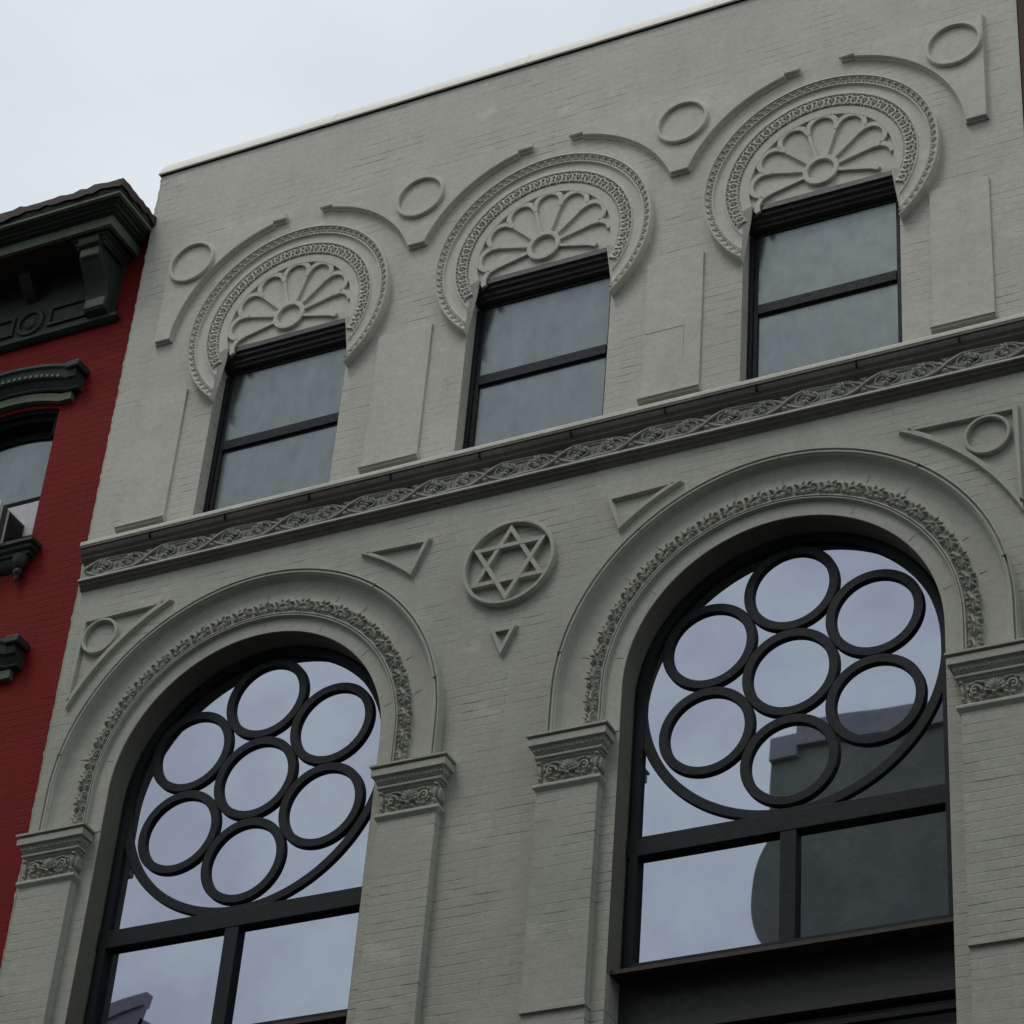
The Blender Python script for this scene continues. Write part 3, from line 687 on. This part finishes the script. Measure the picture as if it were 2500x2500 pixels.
def red_window(cx, zs):
    W = part('window', (cx, RY, zs), Rb)
    z1 = zs+1.42
    f = MB(); op = [(cx-RW+.002, zs)]+seg_arch(cx, RW-.002, zs, z1, .085)+[(cx+RW-.002, zs)]
    ip = [(cx-RW+.055, zs+.06)]+seg_arch(cx, RW-.055, zs, z1-.19, .075)+[(cx+RW-.055, zs+.06)]
    f.plate(op, [ip], RY+.15, RY+.22); f.path([(cx-RW+.004, zs+1.2), (cx-RW+.004, z1-.01)]+seg_arch(cx, RW-.004, zs, z1-.004, .083)+[(cx+RW-.004, z1-.01), (cx+RW-.004, zs+1.2)], [(-.001, RY+.02), (-.03, RY+.02), (-.045, RY+.05), (-.08, RY+.06), (-.09, RY+.10), (-.12, RY+.15)]); f.box(cx-RW+.05, cx+RW-.05, RY+.14, RY+.2, zs+.60, zs+.65); f.build('frame', m_frame2, W, smooth=20)
    g = MB(); g.box(cx-RW+.03, cx+RW-.03, RY+.17, RY+.18, zs+.03, z1+.02); g.build('pane', m_glass2, W)
    # hood moulding
    hw = .645; path = [(cx-hw-.10, z1+.035), (cx-hw+.01, z1+.035)]+seg_arch(cx, .60, 0, z1+.045, .085, 18)+[(cx+hw-.01, z1+.035), (cx+hw+.10, z1+.035)]
    path = [(cx-.70, z1+.04), (cx-.60, z1+.04)]+seg_arch(cx, .56, 0, z1+.045, .095, 18)+[(cx+.60, z1+.04), (cx+.70, z1+.04)]
    h = MB(); h.path(path, [(.075, RY), (.075, RY-.06), (.085, RY-.07), (.10, RY-.07), (.12, RY-.085), (.15, RY-.10), (.165, RY-.125), (.235, RY-.14), (.255, RY-.16), (.28, RY-.16), (.285, RY)])
    hd = h.build('hood_moulding', m_green, W, smooth=25)
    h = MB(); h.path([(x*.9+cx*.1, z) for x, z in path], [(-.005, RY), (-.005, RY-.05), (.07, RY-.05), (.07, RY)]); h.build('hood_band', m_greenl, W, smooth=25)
    for e_ in (cx+.60, cx-.735): h = MB(); h.box(e_, e_+.135, RY-.168, RY, z1+.27, z1+.345); h.build('hood_ear', m_green, W, bevel=.015)
    h = MB()
    n = 20
    for q in range(n):
        x = cx-.56+1.12*(q+.5)/n; Rr = (.56**2+.095**2)/(2*.095); z = z1+.045+.095-Rr+sqrt(Rr*Rr-(x-cx)**2)+.175
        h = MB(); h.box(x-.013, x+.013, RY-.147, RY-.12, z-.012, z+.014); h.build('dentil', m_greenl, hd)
    s = MB(); s.mold([(.10, zs), (.10, zs-.03), (.075, zs-.045), (.07, zs-.07), (.045, zs-.085), (.04, zs-.11), (0, zs-.12)], cx-.53, cx+.535, RY+.12, RY-.035); s.build('window_sill', m_green, W, smooth=20)
    for sx_ in (-.49, .49):
        k = MB(); k.lathe(cx+sx_, RY-.045, [(0, zs-.36), (.012, zs-.345), (.026, zs-.32), (.02, zs-.30), (.034, zs-.285), (.044, zs-.26), (.03, zs-.235), (.045, zs-.22), (.06, zs-.18), (.068, zs-.12), (0, zs-.12)], 14); k.build('sill_corbel', m_green, W, smooth=60)
    s = MB(); s.prism_x([(RY, zs-.12), (RY-.06, zs-.12), (RY-.05, zs-.16), (RY-.02, zs-.21), (RY, zs-.22)], cx-.42, cx+.42); s.build('sill_apron', m_green, W)
for cx in WX:
    for zs in sills: red_window(cx, zs)

# cornice of the red building
Cn = part('roof_cornice', (-7.5, RY, 16.0), Rb); xr = -3.755
c = MB()
y = lambda d: d
prof = [(.0, 17.0), (.595, 16.985), (.600, 16.965), (.592, 16.93), (.580, 16.895), (.572, 16.868), (.545, 16.864), (.542, 16.848), (.515, 16.842), (.505, 16.826), (.480, 16.822), (.476, 16.810), (.450, 16.808), (.448, 16.802), (.436, 16.800)]
# measured from the wall; right end returns along the party line
def cmold(mb, prof, dmax=.60, right=True):
    vs = []; m = len(prof)
    for d, z in prof:
        b = xr-(dmax-d); vs += [(RX0, RY-d, z), (b, RY-d, z), (b, RY, z)]
    fs = [(3*i+k, 3*i+k+1, 3*i+k+4, 3*i+k+3) for i in range(m-1) for k in range(2)]
    mb.add(vs, fs)
cmold(c, prof); crown = c.build('crown_moulding', m_green, Cn, smooth=20)
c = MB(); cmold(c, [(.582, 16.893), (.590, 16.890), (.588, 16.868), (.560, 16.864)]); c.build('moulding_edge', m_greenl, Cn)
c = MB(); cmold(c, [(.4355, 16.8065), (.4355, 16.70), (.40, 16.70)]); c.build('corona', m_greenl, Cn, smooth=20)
c = MB(); cmold(c, [(.405, 16.699), (.40, 16.715), (.0, 16.715)]); c.build('soffit', m_tar_shade, Cn, smooth=20)  # near-black colour paints in the shade under the cornice
c = MB(); c.box(RX0, -4.03, RY-.03, RY+.02, 16.0, 16.72); c.mold([(.03, 16.06), (.045, 16.05), (.045, 16.02), (.02, 16.0), (0, 15.99)], RX0, -4.02, RY, RY-.02, False, True); c.build('frieze_board', m_green, Cn, smooth=20)
def bracket(bx, wd=.125):
    b = part('bracket', (bx, RY, 16.0), Cn)
    k = MB(); pr = [(RY, 16.70), (-.30, 16.70), (-.31, 16.66), (-.30, 16.60), (-.255, 16.585), (-.25, 16.54), (-.235, 16.50), (-.17, 16.42), (-.10, 16.34), (-.055, 16.26), (-.04, 16.20), (-.055, 16.17), (-.06, 16.10), (-.045, 16.075), (-.0, 16.06), (RY, 16.03)]
    k.prism_x(pr, bx-wd+.02, bx+wd-.02); k.build('bracket_body', m_green, b, smooth=25, bevel=.006)
    k = MB(); k.mold([(.055, 16.698), (.055, 16.672), (.03, 16.66), (.03, 16.64), (.012, 16.625), (.012, 16.605)], bx-wd, bx+wd, RY, -.25); k.build('bracket_cap', m_green, b)
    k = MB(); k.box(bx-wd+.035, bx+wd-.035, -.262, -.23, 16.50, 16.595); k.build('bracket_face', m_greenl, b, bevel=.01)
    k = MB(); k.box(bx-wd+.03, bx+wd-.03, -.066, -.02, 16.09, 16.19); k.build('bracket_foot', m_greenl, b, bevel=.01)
for q in range(4): bracket(-4.165-2.25*q)
for q in range(3):
    for e in (.75, 1.5):
        mo = MB(); x = -4.165-2.25*q-e; mo.prism_x([(RY, 16.70), (-.14, 16.70), (-.15, 16.62), (-.06, 16.52), (RY-.03, 16.46), (RY, 16.46)], x-.06, x+.06); mo.build('modillion', m_green, Cn)
for q in range(3):
    for e in (.725, 1.525):
        ro = MB(); x = -4.165-2.25*q-e; ro.arc(x, 16.225, [(.10, RY-.03), (.105, RY-.052), (.135, RY-.052), (.145, RY-.03)], 0, 2*pi, 28, closed=True); ro.arc(x, 16.225, [(.0, RY-.046), (.05, RY-.05), (.075, RY-.03)], 0, 2*pi, 16, closed=True); ro.build('frieze_roundel', m_green, Cn, smooth=25)
    x = -4.165-2.25*q
    for a, b_ in ((x-.54, x-.15), (x-1.36, x-.89), (x-2.10, x-1.71)):
        ro = MB(); ro.plate([(a, 16.13), (b_, 16.13), (b_, 16.34), (a, 16.34)], [[(a+.03, 16.16), (b_-.03, 16.16), (b_-.03, 16.31), (a+.03, 16.31)]], RY-.05, RY-.03); ro.build('frieze_panel', m_green, Cn, smooth=25)
tr = MB()   # torn roofing felt along the cornice edge
def felt(p, q, n):
    p, q = Vector(p), Vector(q); nrm = Vector((0, 0, 1)); zt = [random.uniform(.006, .032)+(.02 if random.random() < .15 else 0) for _ in range(n+1)]
    d = (q-p).normalized(); out = Vector((d.y, -d.x, 0))*.012
    vs = []
    for i in range(n+1):
        c_ = p+(q-p)*i/n; lo_ = random.uniform(-.075, -.03)
        vs += [c_+out+nrm*lo_, c_+out*1.2+nrm*zt[i], c_-out*4+nrm*(zt[i]+.003), c_-out*4+nrm*-.01]
    fs = [(4*i+k, 4*i+(k+1) % 4, 4*i+4+(k+1) % 4, 4*i+4+k) for i in range(n) for k in range(4)]
    tr.add(vs, fs+[(0, 1, 2, 3), (4*n, 4*n+1, 4*n+2, 4*n+3)])
felt((RX0, RY-.601, 16.985), (xr+.0, RY-.601, 16.985), 110); felt((xr+.002, RY-.612, 16.985), (xr+.002, RY-.0, 16.985), 12)
tr.build('roofing_felt', m_tar_shade, Cn, smooth=10)
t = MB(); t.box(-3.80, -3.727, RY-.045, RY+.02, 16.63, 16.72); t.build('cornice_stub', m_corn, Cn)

# air conditioner
AC = thing('air_conditioner', 'white window air conditioner with brown side louvres sitting on the green sill', 'air conditioner', (-4.95, .05, 13.77))
a = MB(); a.box(-5.18, -4.612, -.10, .26, 13.785, 14.135); a.build('casing', m_grille, AC, bevel=.006)
a = MB(); a.box(-5.185, -4.607, -.125, -.10, 13.775, 14.145); a.box(-4.614, -4.605, -.10, -.085, 13.78, 14.14); a.build('front_rim', m_white, AC, bevel=.004)
a = MB()
for k in range(9): a.box(-5.15, -4.64, -.130, -.125, 13.81+k*.035, 13.825+k*.035)
a.build('rear_grille', m_grille, AC)
a = MB(); a.box(-4.613, -4.606, -.02, .0, 13.79, 14.13); a.box(-4.613, -4.604, -.10, .26, 13.778, 13.792); a.build('side_trim', m_white, AC)
a = MB()
for k in range(14): a.box(-4.613, -4.609, .01, .20, 13.81+k*.022, 13.818+k*.022)
a.build('side_louvre', m_frame2, AC)
a = MB(); a.box(-5.36, -4.455, .215, .235, 14.02, 14.36); a.build('filler_panel', m_white, AC)

# ================================================================== BROWN BUILDING (right edge)
Bb = thing('brown_building', 'brown brick building showing as a sliver at the upper right edge', 'building', (7.6, 0, 0))
w = MB(); hl = []
for q in range(3):
    for z in (3.8, 7.0, 10.2, 13.4): x = 5.2+q*2.3; hl.append([(x-.5, z), (x+.5, z), (x+.5, z+1.7), (x-.5, z+1.7)])
w.plate([(3.745, .14), (11.4, .14), (11.4, 19), (3.745, 19)], hl, -.012, .2); w.box(3.76, 11.4, .4, 12, .14, 18.9)
w.add([(3.745, -.012, .14), (3.745, -.012, 19), (3.745, 12, 19), (3.745, 12, .14)], [(0, 1, 2, 3)]); w.build('wall', m_brown, Bb)
for h_ in hl:
    wn_ = MB(); (xa, za), _, (xb, zb), _ = h_; wn_.plate([(xa, za), (xb, za), (xb, zb), (xa, zb)], [[(xa+.06, za+.06), (xb-.06, za+.06), (xb-.06, zb-.06), (xa+.06, zb-.06)]], .1, .2); f_ = wn_.build('window', m_frame, Bb)
    wn_ = MB(); wn_.box(xa+.03, xb-.03, .15, .16, za+.03, zb-.03); wn_.build('pane', m_glass3, f_)

# ================================================================== ACROSS THE STREET (seen mirrored in the glass)
def opposite(name, label, x0, x1, ztop, mat, steps=None, y=-20.2, fl=3.4, wx=2.4):
    T = thing(name, label, 'building', ((x0+x1)/2, y, 0))
    w = MB()
    hl = []
    nx = int((x1-x0-1)/wx); z = 4.2
    while z+2.4 < ztop-.8:
        for q in range(nx):
            c_ = x0+(x1-x0)*(q+.5)/nx; hl.append([(c_-.55, z), (c_+.55, z), (c_+.55, z+1.8), (c_-.55, z+1.8)])
        z += fl
    outl = [(x0, .14), (x1, .14), (x1, ztop)]+(steps or [])+[(x0, ztop if not steps else steps[-1][1])]
    # facade faces +y: build and mirror
    w.plate(outl, hl, y, y-.2)
    w.box(x0+.02, x1-.02, y-12, y-.3, .14, ztop-.6)
    for xx in (x0, x1): w.add([(xx, y, .14), (xx, y, ztop-.4), (xx, y-12, ztop-.4), (xx, y-12, .14)], [(0, 1, 2, 3)])
    w.build('wall', mat, T)
    for h_ in hl:
        (xa, za), (xb, _), (_, zb), _ = h_
        f = MB(); f.plate([(xa, za), (xb, za), (xb, zb), (xa, zb)], [[(xa+.07, za+.07), (xb-.07, za+.07), (xb-.07, zb-.07), (xa+.07, zb-.07)]], y-.12, y-.2); f_ = f.build('window', m_frame, T)
        f = MB(); f.box(xa+.04, xb-.04, y-.17, y-.16, za+.04, zb-.04); f.build('pane', m_glass3, f_)
    c = MB()
    pts = [(x1, ztop)]+(steps or [])+[(x0, ztop if not steps else steps[-1][1])]
    for p_, q_ in zip(pts[:-1], pts[1:]):
        if abs(p_[1]-q_[1]) < .01: c.box(min(p_[0], q_[0]), max(p_[0], q_[0]), y-.3, y+.12, p_[1], p_[1]+.42)
    c.build('roof_coping', m_pale, T)
    return T
opposite('corner_building', 'dark masonry block with pale stepped coping, mirrored in the right tall window', -6.28, 30, 24.35, m_opp, [(-5.83, 24.35), (-5.83, 24.15)])
opposite('street_building', 'pale masonry block farther down the street, mirrored low in the left tall window', -40, -17.7, 21.6, m_opp3)
opposite('middle_building', 'lower brown masonry block between the two taller ones across the street', -17.6, -6.38, 19.4, m_opp2)
